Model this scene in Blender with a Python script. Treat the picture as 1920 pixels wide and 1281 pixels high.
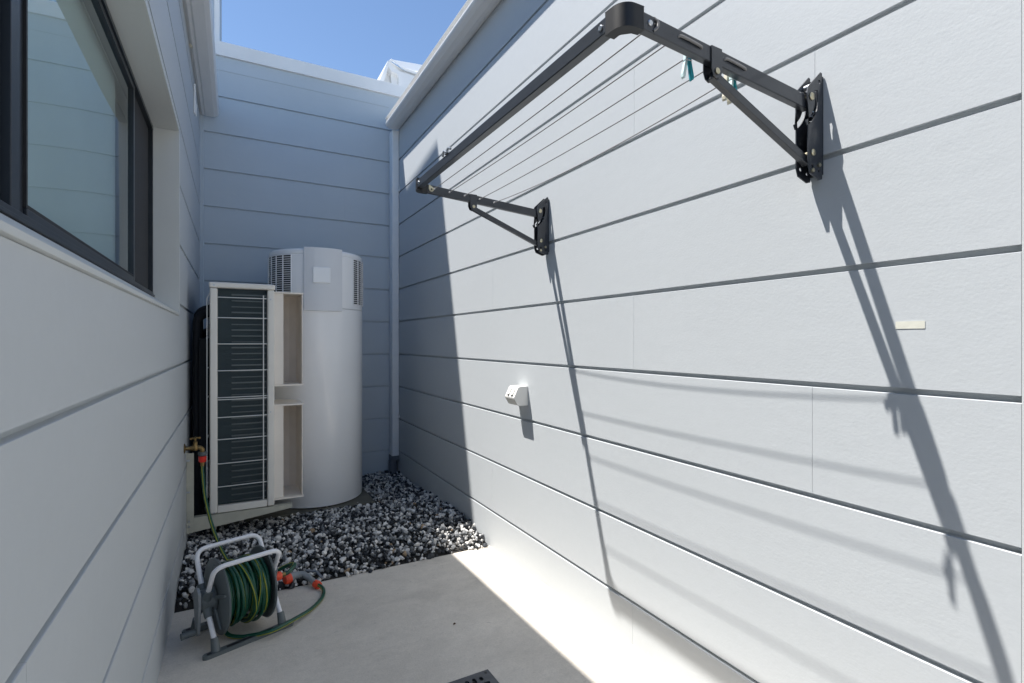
import bpy, bmesh, math, random
from mathutils import Vector, Matrix, Quaternion, noise
R = math.radians
scene = bpy.context.scene
for o in list(bpy.data.objects): bpy.data.objects.remove(o)

# ---------------------------------------------------------------- camera, sky, sun, exposure
H = 1.25                                   # eye height; the heights below are written as H + (height above the eye)
HEAD = math.atan(527.3 / 960)
cam = bpy.data.cameras.new('camera'); camo = bpy.data.objects.new('camera', cam)
scene.collection.objects.link(camo); scene.camera = camo
cam.sensor_width = 36; cam.lens = 18; cam.clip_start = .02; cam.clip_end = 2000
camo.location = (0, 0, H); camo.rotation_euler = (R(90), 0, -HEAD)
scene.render.resolution_x = 1024; scene.render.resolution_y = 683

SUN = Vector((1.0, -.73, -2.58)).normalized()        # the way the light travels
sl = bpy.data.lights.new('sun', 'SUN'); slo = bpy.data.objects.new('sun', sl)
scene.collection.objects.link(slo)
sl.energy = 3.8; sl.angle = R(.55); sl.color = (1, .965, .92)
slo.rotation_euler = SUN.to_track_quat('-Z', 'Y').to_euler(); slo.location = (-3, 3, 9)
w = bpy.data.worlds.new('World'); scene.world = w; w.use_nodes = True
nt = w.node_tree; bg = nt.nodes['Background']
sky = nt.nodes.new('ShaderNodeTexSky'); sky.sky_type = 'NISHITA'; sky.sun_disc = False
sky.sun_elevation = math.asin(-SUN.z); sky.sun_rotation = math.atan2(-SUN.x, -SUN.y)
sky.air_density = 1.0; sky.dust_density = 0; sky.ozone_density = 3.0
nt.links.new(sky.outputs[0], bg.inputs[0]); bg.inputs[1].default_value = .078
vs = scene.view_settings; vs.view_transform = 'Standard'; vs.look = 'None'; vs.exposure = 1.2; vs.gamma = 1
vs.use_curve_mapping = False
scene.render.engine = 'CYCLES'
scene.cycles.max_bounces = 12; scene.cycles.diffuse_bounces = 8; scene.cycles.transparent_max_bounces = 16

# ---------------------------------------------------------------- materials
def mat(name, col, rough=.6, metal=0, spec=.5, bump=None, var=None, coat=0):
    m = bpy.data.materials.new(name); m.use_nodes = True
    t = m.node_tree; b = t.nodes['Principled BSDF']
    b.inputs['Base Color'].default_value = (*col, 1); b.inputs['Roughness'].default_value = rough
    b.inputs['Metallic'].default_value = metal; b.inputs['Specular IOR Level'].default_value = spec
    b.inputs['Coat Weight'].default_value = coat; b.inputs['Coat Roughness'].default_value = .08
    tc = t.nodes.new('ShaderNodeTexCoord')
    if var:                                  # list of (scale, amount, stretch)
        prev = None
        for sc, am, st in var:
            mp = t.nodes.new('ShaderNodeMapping'); mp.inputs['Scale'].default_value = st
            t.links.new(tc.outputs['Object'], mp.inputs[0])
            n = t.nodes.new('ShaderNodeTexNoise'); n.inputs['Scale'].default_value = sc
            n.inputs['Detail'].default_value = 6; n.inputs['Roughness'].default_value = .6
            t.links.new(mp.outputs[0], n.inputs[0])
            mr = t.nodes.new('ShaderNodeMapRange')
            mr.inputs[1].default_value = .3; mr.inputs[2].default_value = .7
            mr.inputs[3].default_value = 1 - am; mr.inputs[4].default_value = 1 + am
            t.links.new(n.outputs[0], mr.inputs[0])
            if prev is None: prev = mr.outputs[0]
            else:
                mu = t.nodes.new('ShaderNodeMath'); mu.operation = 'MULTIPLY'
                t.links.new(prev, mu.inputs[0]); t.links.new(mr.outputs[0], mu.inputs[1]); prev = mu.outputs[0]
        vm = t.nodes.new('ShaderNodeVectorMath'); vm.operation = 'SCALE'
        vm.inputs[0].default_value = col; t.links.new(prev, vm.inputs['Scale'])
        t.links.new(vm.outputs[0], b.inputs['Base Color'])
    if bump:                                 # list of (scale, distance, stretch)
        nrm = None
        for sc, di, st in bump:
            mp = t.nodes.new('ShaderNodeMapping'); mp.inputs['Scale'].default_value = st
            t.links.new(tc.outputs['Object'], mp.inputs[0])
            n = t.nodes.new('ShaderNodeTexNoise'); n.inputs['Scale'].default_value = sc
            n.inputs['Detail'].default_value = 4
            t.links.new(mp.outputs[0], n.inputs[0])
            bp = t.nodes.new('ShaderNodeBump'); bp.inputs['Strength'].default_value = 1
            bp.inputs['Distance'].default_value = di
            t.links.new(n.outputs[0], bp.inputs['Height'])
            if nrm: t.links.new(nrm, bp.inputs['Normal'])
            nrm = bp.outputs[0]
        t.links.new(nrm, b.inputs['Normal'])
    return m

U = (1, 1, 1)
WALLC = (.515, .542, .558)
m_wall = mat('wall_paint', WALLC, .55, spec=.35, bump=[(150, .0003, (1, .7, 1)), (26, .00045, (1, .5, 1))],
             var=[(1.3, .025, (1, .5, 1)), (35, .01, U)])
m_wall2 = mat('wall_paint_back', (.50, .56, .61), .5, spec=.4, bump=[(170, .0005, U), (18, .0012, (.35, 1, 1))], var=[(1.3, .025, U)])
m_trim = mat('trim_paint', (.55, .56, .565), .45, bump=[(120, .0003, U)], var=[(3, .02, U)])
m_white = mat('white_steel', (.82, .83, .83), .35, var=[(4, .03, U)], bump=[(60, .0003, U)])
m_gutter = mat('gutter_steel', (.74, .74, .73), .35, var=[(6, .05, (1, .1, 1)), (90, .02, (1, .1, 1))])
m_pipe = mat('downpipe_steel', (.76, .79, .81), .35, var=[(5, .04, U)])
m_sill = mat('sill_paint', (.58, .60, .59), .5, bump=[(90, .0003, U)], var=[(3, .03, U)])
m_frame = mat('window_aluminium', (.022, .028, .036), .35, metal=.3, spec=.5)
m_rubber = mat('black_rubber', (.012, .013, .015), .6)
m_dark = mat('charcoal_powdercoat', (.022, .026, .034), .36, spec=.6, bump=[(700, .00008, U)], var=[(30, .12, U)], coat=.3)
m_cap = mat('black_plastic', (.010, .011, .013), .5)
m_zinc = mat('zinc', (.55, .5, .36), .3, metal=1)
m_silver = mat('galvanised', (.6, .62, .64), .3, metal=1)
m_gap = mat('gap_black', (.012, .014, .018), .8, bump=[(90, .001, U)])  # near-black for the parts added to darken the gap behind the unit
m_cord = mat('cord_pvc', (.22, .215, .21), .5)
m_conc = mat('concrete', (.62, .57, .50), .85, spec=.25,
             var=[(1.6, .09, U), (6, .07, (1, 1.6, 1)), (40, .04, U), (160, .07, U)], bump=[(260, .0009, U), (14, .002, (1, 2, 1))])
def stain(m, thr, amt, sc, st):              # soft irregular marks that belong to the slab
    t = m.node_tree; b = t.nodes['Principled BSDF']; src = b.inputs['Base Color'].links[0].from_socket
    tc = t.nodes.new('ShaderNodeTexCoord'); mp = t.nodes.new('ShaderNodeMapping'); mp.inputs['Scale'].default_value = st; mp.inputs['Location'].default_value = (3.1, 1.7, 0)
    n = t.nodes.new('ShaderNodeTexNoise'); n.inputs['Scale'].default_value = sc; n.inputs['Detail'].default_value = 8; n.inputs['Distortion'].default_value = 1.2
    mr = t.nodes.new('ShaderNodeMapRange'); mr.inputs[1].default_value = thr; mr.inputs[2].default_value = thr + .12; mr.inputs[3].default_value = 1; mr.inputs[4].default_value = 1 - amt
    v = t.nodes.new('ShaderNodeVectorMath'); v.operation = 'SCALE'
    t.links.new(tc.outputs['Object'], mp.inputs[0]); t.links.new(mp.outputs[0], n.inputs[0]); t.links.new(n.outputs[0], mr.inputs[0])
    t.links.new(src, v.inputs[0]); t.links.new(mr.outputs[0], v.inputs['Scale']); t.links.new(v.outputs[0], b.inputs['Base Color'])
stain(m_conc, .56, .10, 2.3, (1, 1.4, 1)); stain(m_conc, .66, .28, 34, U); stain(m_conc, .60, .07, 7, (1, 3, 1))
m_pad = mat('old_concrete', (.13, .125, .10), .9, var=[(6, .25, U)], bump=[(150, .002, U)])
m_soil = mat('soil', (.03, .028, .025), .95, var=[(30, .4, U)])
m_tank = mat('tank_enamel', (.90, .91, .92), .3, spec=.5, coat=.4, var=[(3, .015, U)])
m_tankp = mat('tank_panel', (.72, .74, .77), .35, var=[(5, .015, U)])
m_slotd = mat('vent_shadow', (.02, .02, .02), .8)
m_ac = mat('ac_cream', (.80, .77, .71), .4, var=[(6, .03, U)])
m_duct = mat('duct_cream', (.86, .80, .72), .5, var=[(6, .03, U)])
m_ductin = mat('duct_inner', (.80, .73, .66), .6, var=[(8, .05, U)])
m_coil = mat('coil_teal', (.026, .044, .052), .4, metal=.2, bump=[(40, .002, (1, 1, 30))])
m_fin = mat('fin_grey', (.10, .12, .125), .4, metal=.4)
m_wire = mat('wire_white', (.75, .75, .73), .4)
m_brk = mat('bracket_beige', (.50, .49, .41), .5, var=[(20, .08, U)])
m_brass = mat('brass', (.26, .18, .08), .42, metal=1, var=[(60, .25, U)])
m_hose = mat('hose_green', (.004, .066, .038), .3)
m_stripe = mat('hose_yellow', (.33, .34, .03), .35)
m_orange = mat('orange_plastic', (.80, .075, .025), .35)
m_red = mat('red_plastic', (.75, .03, .02), .35)
m_reel = mat('reel_grey', (.11, .13, .135), .45, bump=[(300, .0002, U)])
m_reell = mat('reel_light_grey', (.25, .27, .28), .45)
m_tube = mat('tube_silver', (.80, .80, .82), .38, spec=.6, bump=[(120, .0003, U)])
m_teal = mat('peg_teal', (.02, .30, .36), .4)
m_tealw = mat('peg_pale', (.62, .78, .78), .4)
m_cream = mat('peg_cream', (.62, .58, .46), .5)
m_label = mat('paper_cream', (.66, .655, .57), .7, var=[(60, .06, U)])
m_socket = mat('socket_white', (.74, .73, .69), .35)
m_grate = mat('grate_iron', (.085, .09, .10), .5, metal=.3, var=[(40, .2, U)], bump=[(200, .0004, U)])
m_void = mat('void_black', (.006, .006, .006), .9)
m_leaf = mat('dry_leaf', (.10, .05, .025), .8)
m_roof = mat('roof_sheet', (.45, .46, .47), .5)
m_iso = mat('isolator_grey', (.12, .14, .17), .4)
m_wash = mat('glass_wash', (.50, .57, .61), .9, var=[(3, .04, U)])  # pale tone standing in for the wash of light in the glass
m_screen = mat('fly_screen', (.030, .031, .034), .8, bump=[(900, .0003, U)], var=[(30, .15, (1, 1, .1))])
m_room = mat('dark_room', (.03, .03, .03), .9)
m_curt = mat('curtain', (.16, .16, .155), .9, var=[(9, .3, (1, 1, .05))])
m_sw = mat('stone_white', (.70, .68, .65), .8, var=[(25, .25, U)], bump=[(160, .002, U)])
m_sg = mat('stone_grey', (.24, .245, .25), .75, var=[(25, .35, U)], bump=[(160, .002, U)])
m_sd = mat('stone_dark', (.022, .026, .032), .6, var=[(25, .4, U)], bump=[(160, .002, U)])
m_st = mat('stone_tan', (.38, .27, .17), .8, var=[(25, .3, U)])

m_glass = bpy.data.materials.new('window_glass'); m_glass.use_nodes = True
t = m_glass.node_tree; t.nodes.clear()
ou = t.nodes.new('ShaderNodeOutputMaterial'); mx = t.nodes.new('ShaderNodeMixShader'); fr = t.nodes.new('ShaderNodeFresnel')
gl = t.nodes.new('ShaderNodeBsdfGlossy'); tr = t.nodes.new('ShaderNodeBsdfTransparent')
fr.inputs[0].default_value = 2.5; gl.inputs['Roughness'].default_value = 0.0; gl.inputs[0].default_value = (.92, .98, 1, 1)
tr.inputs[0].default_value = (.92, .96, .94, 1)
nz = t.nodes.new('ShaderNodeTexNoise'); nz.inputs['Scale'].default_value = 1.1; nz.inputs['Detail'].default_value = 0
bp = t.nodes.new('ShaderNodeBump'); bp.inputs['Distance'].default_value = .006; bp.inputs['Strength'].default_value = 1
tc = t.nodes.new('ShaderNodeTexCoord')
t.links.new(tc.outputs['Object'], nz.inputs[0]); t.links.new(nz.outputs[0], bp.inputs['Height']); t.links.new(bp.outputs[0], gl.inputs['Normal'])
ge = t.nodes.new('ShaderNodeNewGeometry'); iv = t.nodes.new('ShaderNodeMath'); iv.operation = 'SUBTRACT'; iv.inputs[0].default_value = 1
mu = t.nodes.new('ShaderNodeMath'); mu.operation = 'MULTIPLY'          # only the outer face of the pane mirrors
t.links.new(ge.outputs['Backfacing'], iv.inputs[1]); t.links.new(iv.outputs[0], mu.inputs[0]); t.links.new(fr.outputs[0], mu.inputs[1]); t.links.new(mu.outputs[0], mx.inputs[0]); t.links.new(tr.outputs[0], mx.inputs[1]); t.links.new(gl.outputs[0], mx.inputs[2])
t.links.new(mx.outputs[0], ou.inputs[0])

# ---------------------------------------------------------------- mesh helpers
col = scene.collection
class MB:
    def __init__(s): s.v = []; s.f = []; s.m = []; s.sm = []
    def add(s, vs, fs, mi=0, smooth=False):
        b = len(s.v); s.v += [tuple(v) for v in vs]
        for f in fs: s.f.append([b + i for i in f]); s.m.append(mi); s.sm.append(smooth)
        return s
    def box(s, x0, x1, y0, y1, z0, z1, mi=0):
        vs = [(x, y, z) for x in (x0, x1) for y in (y0, y1) for z in (z0, z1)]
        return s.add(vs, [(0, 1, 3, 2), (4, 6, 7, 5), (0, 4, 5, 1), (2, 3, 7, 6), (0, 2, 6, 4), (1, 5, 7, 3)], mi)
    def prism(s, poly, axis, a, b, mi=0, caps=True, smooth=False):
        """poly in the plane across the axis: axis x -> (y,z), y -> (x,z), z -> (x,y)"""
        def P(p, t):
            return (t, p[0], p[1]) if axis == 'x' else (p[0], t, p[1]) if axis == 'y' else (p[0], p[1], t)
        n = len(poly); vs = [P(p, a) for p in poly] + [P(p, b) for p in poly]
        s.add(vs, [(i, (i + 1) % n, n + (i + 1) % n, n + i) for i in range(n)], mi, smooth)
        if caps: s.add(vs, [tuple(range(n)), tuple(range(2 * n - 1, n - 1, -1))], mi)
        return s
    def bar(s, p, q, w, h, up=(0, 0, 1), mi=0):
        p, q = Vector(p), Vector(q); d = (q - p).normalized(); sd = d.cross(Vector(up)).normalized(); u = sd.cross(d)
        vs = [e + sd * a * w / 2 + u * b * h / 2 for e in (p, q) for a, b in ((-1, -1), (1, -1), (1, 1), (-1, 1))]
        return s.add(vs, [(0, 1, 2, 3), (7, 6, 5, 4), (0, 4, 5, 1), (1, 5, 6, 2), (2, 6, 7, 3), (3, 7, 4, 0)], mi)
    def tube(s, pts, r, n=12, mi=0, stripe=None, caps=True, up0=None, twist=0):
        pts = [Vector(p) for p in pts]; N = len(pts)
        rr = r if isinstance(r, (list, tuple)) else [r] * N
        tg = [(pts[min(i + 1, N - 1)] - pts[max(i - 1, 0)]).normalized() for i in range(N)]
        u = Vector(up0) if up0 else (Vector((0, 0, 1)) if abs(tg[0].z) < .9 else Vector((1, 0, 0)))
        b0 = len(s.v); 
        for i in range(N):
            u = (u - tg[i] * u.dot(tg[i])).normalized(); wv = tg[i].cross(u)
            for k in range(n):
                a = 2 * math.pi * k / n + twist * i
                s.v.append(tuple(pts[i] + (u * math.cos(a) + wv * math.sin(a)) * rr[i]))
        for i in range(N - 1):
            for k in range(n):
                k2 = (k + 1) % n
                s.f.append([b0 + i * n + k, b0 + i * n + k2, b0 + (i + 1) * n + k2, b0 + (i + 1) * n + k])
                s.m.append(stripe[1] if stripe and k in stripe[0] else mi); s.sm.append(True)
        if caps:
            s.f.append([b0 + k for k in range(n)][::-1]); s.m.append(mi); s.sm.append(False)
            s.f.append([b0 + (N - 1) * n + k for k in range(n)]); s.m.append(mi); s.sm.append(False)
        return s
    def cyl(s, p, q, r, n=20, mi=0):
        return s.tube([p, q], r, n, mi)
    def lathe(s, prof, c, axis=(0, 0, 1), n=48, mi=0, a0=0, a1=2 * math.pi):
        """prof: list of (radius, height along the axis)"""
        ax = Vector(axis).normalized(); q = Vector((0, 0, 1)).rotation_difference(ax); c = Vector(c)
        full = abs(a1 - a0 - 2 * math.pi) < 1e-6; m = n if full else n + 1; b0 = len(s.v)
        for r, h in prof:
            for k in range(m):
                a = a0 + (a1 - a0) * k / n
                s.v.append(tuple(c + q @ Vector((r * math.cos(a), r * math.sin(a), h))))
        for i in range(len(prof) - 1):
            for k in range(n):
                k2 = (k + 1) % m if full else k + 1
                s.f.append([b0 + i * m + k, b0 + i * m + k2, b0 + (i + 1) * m + k2, b0 + (i + 1) * m + k]); s.m.append(mi); s.sm.append(True)
        return s
    def build(s, name, mats, parent=None, bevel=0, seg=2, smooth_angle=None):
        me = bpy.data.meshes.new(name); me.from_pydata(s.v, [], s.f)
        for i, p in enumerate(me.polygons): p.material_index = s.m[i]; p.use_smooth = s.sm[i]
        if not isinstance(mats, (list, tuple)): mats = [mats]
        for m in mats: me.materials.append(m)
        bm = bmesh.new(); bm.from_mesh(me)
        bmesh.ops.recalc_face_normals(bm, faces=bm.faces)
        bm.to_mesh(me); bm.free()
        if any(s.sm):
            me.set_sharp_from_angle(angle=R(40))
        o = bpy.data.objects.new(name, me); col.objects.link(o)
        if parent: o.parent = parent
        if bevel:
            b = o.modifiers.new('bevel', 'BEVEL'); b.width = bevel; b.segments = seg; b.limit_method = 'ANGLE'; b.angle_limit = R(40)
        return o

def tag(o, label=None, cat=None, group=None, kind=None):
    if label: o['label'] = label
    if cat: o['category'] = cat
    if group: o['group'] = group
    if kind: o['kind'] = kind
    return o
def thing(name, label, cat, loc=(0, 0, 0), rz=0, group=None):
    o = bpy.data.objects.new(name, None); col.objects.link(o); o.location = loc; o.rotation_euler = (0, 0, rz)
    o.empty_display_size = .1
    return tag(o, label, cat, group)
def rounded(pts, rad=.03, k=5):
    P = [Vector(p) for p in pts]; out = [P[0]]
    for i in range(1, len(P) - 1):
        a = P[i] + (P[i - 1] - P[i]).normalized() * rad; b = P[i] + (P[i + 1] - P[i]).normalized() * rad
        for j in range(k + 1):
            t = j / k; out.append(a * (1 - t) ** 2 + P[i] * 2 * t * (1 - t) + b * t * t)
    out.append(P[-1]); return out
def shift(mb, d):                            # move finished geometry so that it is written from its thing's base
    mb.v = [(v[0] - d[0], v[1] - d[1], v[2] - d[2]) for v in mb.v]; return mb
def smooth_path(pts, k=8):                   # Catmull-Rom
    P = [Vector(p) for p in pts]; P = [P[0] * 2 - P[1]] + P + [P[-1] * 2 - P[-2]]; out = []
    for i in range(1, len(P) - 2):
        for j in range(k):
            t = j / k; a, b, c, d = P[i - 1], P[i], P[i + 1], P[i + 2]
            out.append(.5 * ((2 * b) + (c - a) * t + (2 * a - 5 * b + 4 * c - d) * t * t + (3 * b - a - 3 * c + d) * t ** 3))
    out.append(P[-2]); return out

# ---------------------------------------------------------------- dimensions
XR = 1.369                                   # face of the right wall
YB = 4.78                                    # face of the back wall
def XL(y): return -.241 + .0053 * y          # face of the left wall
GR = [H + 1.985 - .3 * k for k in range(11)] # groove heights
def floor_z(y): return H - 1.233 + .043 * (2.78 - y)

# ---------------------------------------------------------------- ground
MB().add([(-300, -300, -.06), (300, -300, -.06), (300, 300, -.06), (-300, 300, -.06)], [(0, 1, 2, 3)]).build('ground', m_soil)['kind'] = 'structure'
mb = MB()
ys = [-3.5, 2.78]
x0, x1 = -.30, 1.40
vs = [(x0, -3.5, floor_z(-3.5)), (x1, -3.5, floor_z(-3.5)), (x1, 2.78, floor_z(2.78)), (x0, 2.78, floor_z(2.78))]
# leave the drain opening: strips around the grate
GX0, GX1, GY0, GY1 = .566, .815, 1.415, 1.664
xs = [x0, GX0, GX1, x1]; yy = [-3.5, GY0, GY1, 2.775]
for i in range(3):
    for j in range(3):
        if i == 1 and j == 1: continue
        mb.add([(xs[i], yy[j], floor_z(yy[j])), (xs[i + 1], yy[j], floor_z(yy[j])), (xs[i + 1], yy[j + 1], floor_z(yy[j + 1])), (xs[i], yy[j + 1], floor_z(yy[j + 1]))], [(0, 1, 2, 3)])
e = floor_z(2.775)
mb.add([(x0, 2.775, e), (x1, 2.775, e), (x1, 2.78, e - .004), (x0, 2.78, e - .004)], [(0, 1, 2, 3)])
mb.add([(x0, 2.78, e - .004), (x1, 2.78, e - .004), (x1, 2.78, -.05), (x0, 2.78, -.05)], [(0, 1, 2, 3)])
g0, g1 = floor_z(GY0), floor_z(GY1)
for a, b in (((GX0, GY0), (GX1, GY0)), ((GX1, GY0), (GX1, GY1)), ((GX1, GY1), (GX0, GY1)), ((GX0, GY1), (GX0, GY0))):
    mb.add([(*a, floor_z(a[1])), (*b, floor_z(b[1])), (*b, -.05), (*a, -.05)], [(0, 1, 2, 3)])
mb.add([(-9, -12, .335), (x0, -12, .335), (x0, -1.05, floor_z(-1.05)), (-9, -1.05, floor_z(-1.05))], [(0, 1, 2, 3)])  # unseen open yard behind the viewer, added as a sunlit bounce surface
mb.add([(x0, -12, .335), (4, -12, .335), (4, -3.5, floor_z(-3.5)), (x0, -3.5, floor_z(-3.5))], [(0, 1, 2, 3)])
mb.build('path', m_conc)['kind'] = 'structure'

def gravel_z(x, y):
    ks = [(2.78, -1.232), (2.86, -1.205), (3.05, -1.172), (3.3, -1.16), (3.65, -1.185), (4.1, -1.215), (4.8, -1.225)]
    for (a, za), (b, zb) in zip(ks, ks[1:]):
        if y <= b:
            t = max(0, (y - a) / (b - a)); return H + za + (zb - za) * t
    return H - 1.225

mb = MB()
nx, ny = 16, 22
vs = [(-.26 + 1.66 * i / nx, 2.785 + 2.02 * j / ny, gravel_z(0, 2.785 + 2.02 * j / ny) - .011) for j in range(ny + 1) for i in range(nx + 1)]
mb.add(vs, [(j * (nx + 1) + i, j * (nx + 1) + i + 1, (j + 1) * (nx + 1) + i + 1, (j + 1) * (nx + 1) + i) for j in range(ny) for i in range(nx)])
mb.build('gravel_bed', m_soil)['kind'] = 'structure'

# loose stones: nobody could count them
rnd = random.Random(7)
bm = bmesh.new(); bmesh.ops.create_icosphere(bm, subdivisions=1, radius=1)
bm.verts.ensure_lookup_table()
base = [v.co.copy() for v in bm.verts]; tris = [[v.index for v in f.verts] for f in bm.faces]; bm.free()
bm = bmesh.new(); bmesh.ops.create_icosphere(bm, subdivisions=2, radius=1)
bm.verts.ensure_lookup_table()
base2 = [v.co.copy() for v in bm.verts]; tris2 = [[v.index for v in f.verts] for f in bm.faces]; bm.free()
def stone_shape(bs, seed):
    r2 = random.Random(seed); planes = []
    for _ in range(9):
        n = Vector((r2.gauss(0, 1), r2.gauss(0, 1), r2.gauss(0, 1))).normalized(); planes.append((n, r2.uniform(.42, .80)))
    out = []
    for v in bs:
        p = v.copy()
        for n, d in planes:
            k = p.dot(n)
            if k > d: p -= n * (k - d)
        out.append(p)
    return out
shapes = [stone_shape(base2, 100 + i) for i in range(14)]
V = []; F = []; M = []
sp = .0192
y = 2.755
while y < YB:
    x = -.235
    while x < XR:
        px = x + rnd.uniform(-.009, .009); py = y + rnd.uniform(-.009, .009)
        x += sp
        if px < XL(py) + .008 or px > XR - .006 or py > YB - .008: continue
        edge = py < 2.80
        if edge and rnd.random() < (.90 if py < 2.772 else .35): continue
        if .0 < px < .86 and py > 3.86: continue                       # under the tank
        s_ = rnd.choice((.0055, .0075, .009, .011, .0125, .016)) * rnd.uniform(.85, 1.2)
        z = (floor_z(2.7) + .003 if py < 2.78 else gravel_z(px, py)) + rnd.uniform(-.006, .009) * (0 if edge else 1) + (.004 if rnd.random() < .2 else 0)
        if not edge: z += .007 * noise.noise(Vector((px * 6, py * 6, 0)))
        q = Quaternion((rnd.gauss(0, 1), rnd.gauss(0, 1), rnd.gauss(0, 1), rnd.gauss(0, 1))).normalized().to_matrix()
        sc = Vector((s_ * rnd.uniform(.9, 1.5), s_ * rnd.uniform(.8, 1.2), s_ * rnd.uniform(.55, .95)))
        sh = rnd.choice(shapes); b = len(V); c = Vector((px, py, z + s_ * .3))
        if edge: c.y = max(c.y, 2.735)
        for v in sh: V.append(c + q @ Vector((v.x * sc.x, v.y * sc.y, v.z * sc.z)))
        u = rnd.random(); mi = 0 if u < .36 else 1 if u < .62 else 2 if u < .993 else 3
        for f in tris2: F.append((b + f[0], b + f[1], b + f[2])); M.append(mi)
    y += sp * .9
me = bpy.data.meshes.new('gravel'); me.from_pydata(V, [], F); me.polygons.foreach_set('material_index', M)
for m in (m_sw, m_sg, m_sd, m_st): me.materials.append(m)
o = bpy.data.objects.new('gravel', me); col.objects.link(o)
tag(o, 'loose black and white pebbles filling the end of the side yard', 'gravel', kind='stuff')

# ---------------------------------------------------------------- cladding walls
GW, GD = .0145, .0150
def clad(mb, rows, x_of, y0, y1, nrm, joints={}, axis='y'):
    """boards with a rebated groove between; rows = groove heights (top first) with wall top and bottom added.
       nrm: +1 when the face looks towards +x / -y ... depth is measured against it"""
    def pt(a, d, z):                         # a along, d depth behind the face
        if axis == 'y': return (x_of(a) - nrm * d, a, z)
        return (a, x_of(a) - nrm * d, z)
    zs = rows
    for i in range(len(zs) - 1):
        zt, zb = zs[i], zs[i + 1]
        top = zt - (GW / 2 if i > 0 else 0); bot = zb + (GW / 2 if i < len(zs) - 2 else 0)
        prof = [(GD, bot), (0, bot), (0, top - .0009), (.0018, top), (GD, top + .001)]
        cuts = sorted([y0] + [j for j in joints.get(i, []) if y0 < j < y1] + [y1])
        for a, b in zip(cuts, cuts[1:]):
            a2 = a + (.0005 if a != y0 else 0); b2 = b - (.0005 if b != y1 else 0)
            vs = [pt(a2, d, z) for d, z in prof] + [pt(b2, d, z) for d, z in prof]; n = len(prof)
            mb.add(vs, [(k, k + 1, n + k + 1, n + k) for k in range(n - 1)])
            mb.add(vs, [tuple(range(n)), tuple(range(2 * n - 1, n - 1, -1))])
            if b != y1:                      # filler in the butt joint
                mb.add([pt(b2, .0016, bot), pt(b + .0005, .0016, bot), pt(b + .0005, .0016, top - .003), pt(b2, .0016, top - .003)], [(0, 1, 2, 3)])
    zt, zb = zs[0], zs[-1]
    mb.add([pt(y0, GD, zb), pt(y1, GD, zb), pt(y1, GD, zt), pt(y0, GD, zt)], [(0, 1, 2, 3)])
    mb.add([pt(y0, .09, zb), pt(y1, .09, zb), pt(y1, .09, zt), pt(y0, .09, zt)], [(0, 1, 2, 3)])
    mb.add([pt(y0, GD, zb), pt(y0, .09, zb), pt(y0, .09, zt), pt(y0, GD, zt)], [(0, 1, 2, 3)])
    mb.add([pt(y1, GD, zb), pt(y1, .09, zb), pt(y1, .09, zt), pt(y1, GD, zt)], [(0, 1, 2, 3)])
    mb.add([pt(y0, GD, zt), pt(y1, GD, zt), pt(y1, .09, zt), pt(y0, .09, zt)], [(0, 1, 2, 3)])

# right wall (the face looks to -x)
rw = thing('right_wall', 'sunlit pale grey clad wall that carries the folding clothesline', 'wall', (XR, 0, 0))
mb = MB()
rows = [H + 2.0] + GR[1:] + [-.03]
joints = {3: [1.51], 6: [1.512], 4: [.81], 7: [.817], 9: [2.737], 5: [2.73], 10: [1.52]}
clad(mb, rows, lambda a: XR, .402, YB, -1, joints)
shift(mb, (XR, 0, 0)).build('cladding', m_wall, rw)
mb = MB(); mb.box(-.001, .09, .30, .4015, -.03, H + 2.0); mb.build('corner_trim', m_trim, rw, bevel=.002)
mb = MB(); clad(mb, rows, lambda a: XR, -3.4, .2995, -1, {3: [-1], 6: [-2]}); shift(mb, (XR, 0, 0)).build('cladding', m_wall, rw)

# back wall (faces -y)
bw = thing('back_wall', 'blue grey clad wall closing the side yard behind the hot water tank', 'wall', (0, YB, 0))
mb = MB(); rows = [H + 2.315] + GR + [-.03]
clad(mb, rows, lambda a: YB, -.19, 1.46, -1, {3: [.9]}, axis='x')
shift(mb, (0, YB, 0)).build('cladding', m_wall2, bw)
MB().box(-.6, 1.308, -.004, .05, H + 2.2, H + 2.213).box(-.6, 1.308, -.003, .05, H + 2.213, H + 2.314).build('top_board', m_wall2, bw)
MB().box(-1.2, 1.50, -.022, .18, H + 2.315, H + 2.427).build('capping', m_white, bw, bevel=.003)
MB().box(XL(YB) - .012, -.19, -.0285, -.0006, -.03, H + 2.3).build('corner_bead', m_wall2, bw, bevel=.002)

# left wall with its window opening: the opening runs y 0.55..2.99, z H+0.133..H+1.034
lw = thing('left_wall', 'shaded grey clad wall with the dark framed window set in it', 'wall')
WY0, WY1, WZ0, WZ1 = -.6, 2.985, H + .125, H + 1.034
full = [H + 1.98] + GR[1:] + [-.03]
mb = MB()
clad(mb, full, XL, WY1, 4.83, 1, {4: [3.9], 8: [3.6]})
def upto(zlo, zhi):
    g = [z for z in GR if zlo + .02 < z < zhi - .02]; return [zhi] + g + [zlo]
clad(mb, upto(WZ1, H + 1.98), XL, WY0, WY1, 1, {1: [1.1]})
clad(mb, upto(-.03, WZ0), XL, WY0, WY1, 1, {2: [.90], 1: [1.9], 3: [2.4]})
clad(mb, full, XL, -1.0, WY0, 1)
mb.build('cladding', m_wall, lw)

MB().box(-9, XL(-1) - .09, -1.03, -.95, -.03, H + 1.98).build('end_wall', m_wall, lw)  # building ends short here, unseen, to let sun onto the added yard
bf = MB().box(-9, 4, -7.1, -7.0, .0, 2.3).build('bounce_wall', m_trim)  # unseen wall added to throw sunlight back at the tank and unit
tag(bf, 'plain pale wall added unseen behind the viewer to bounce sunlight', 'wall')
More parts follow.
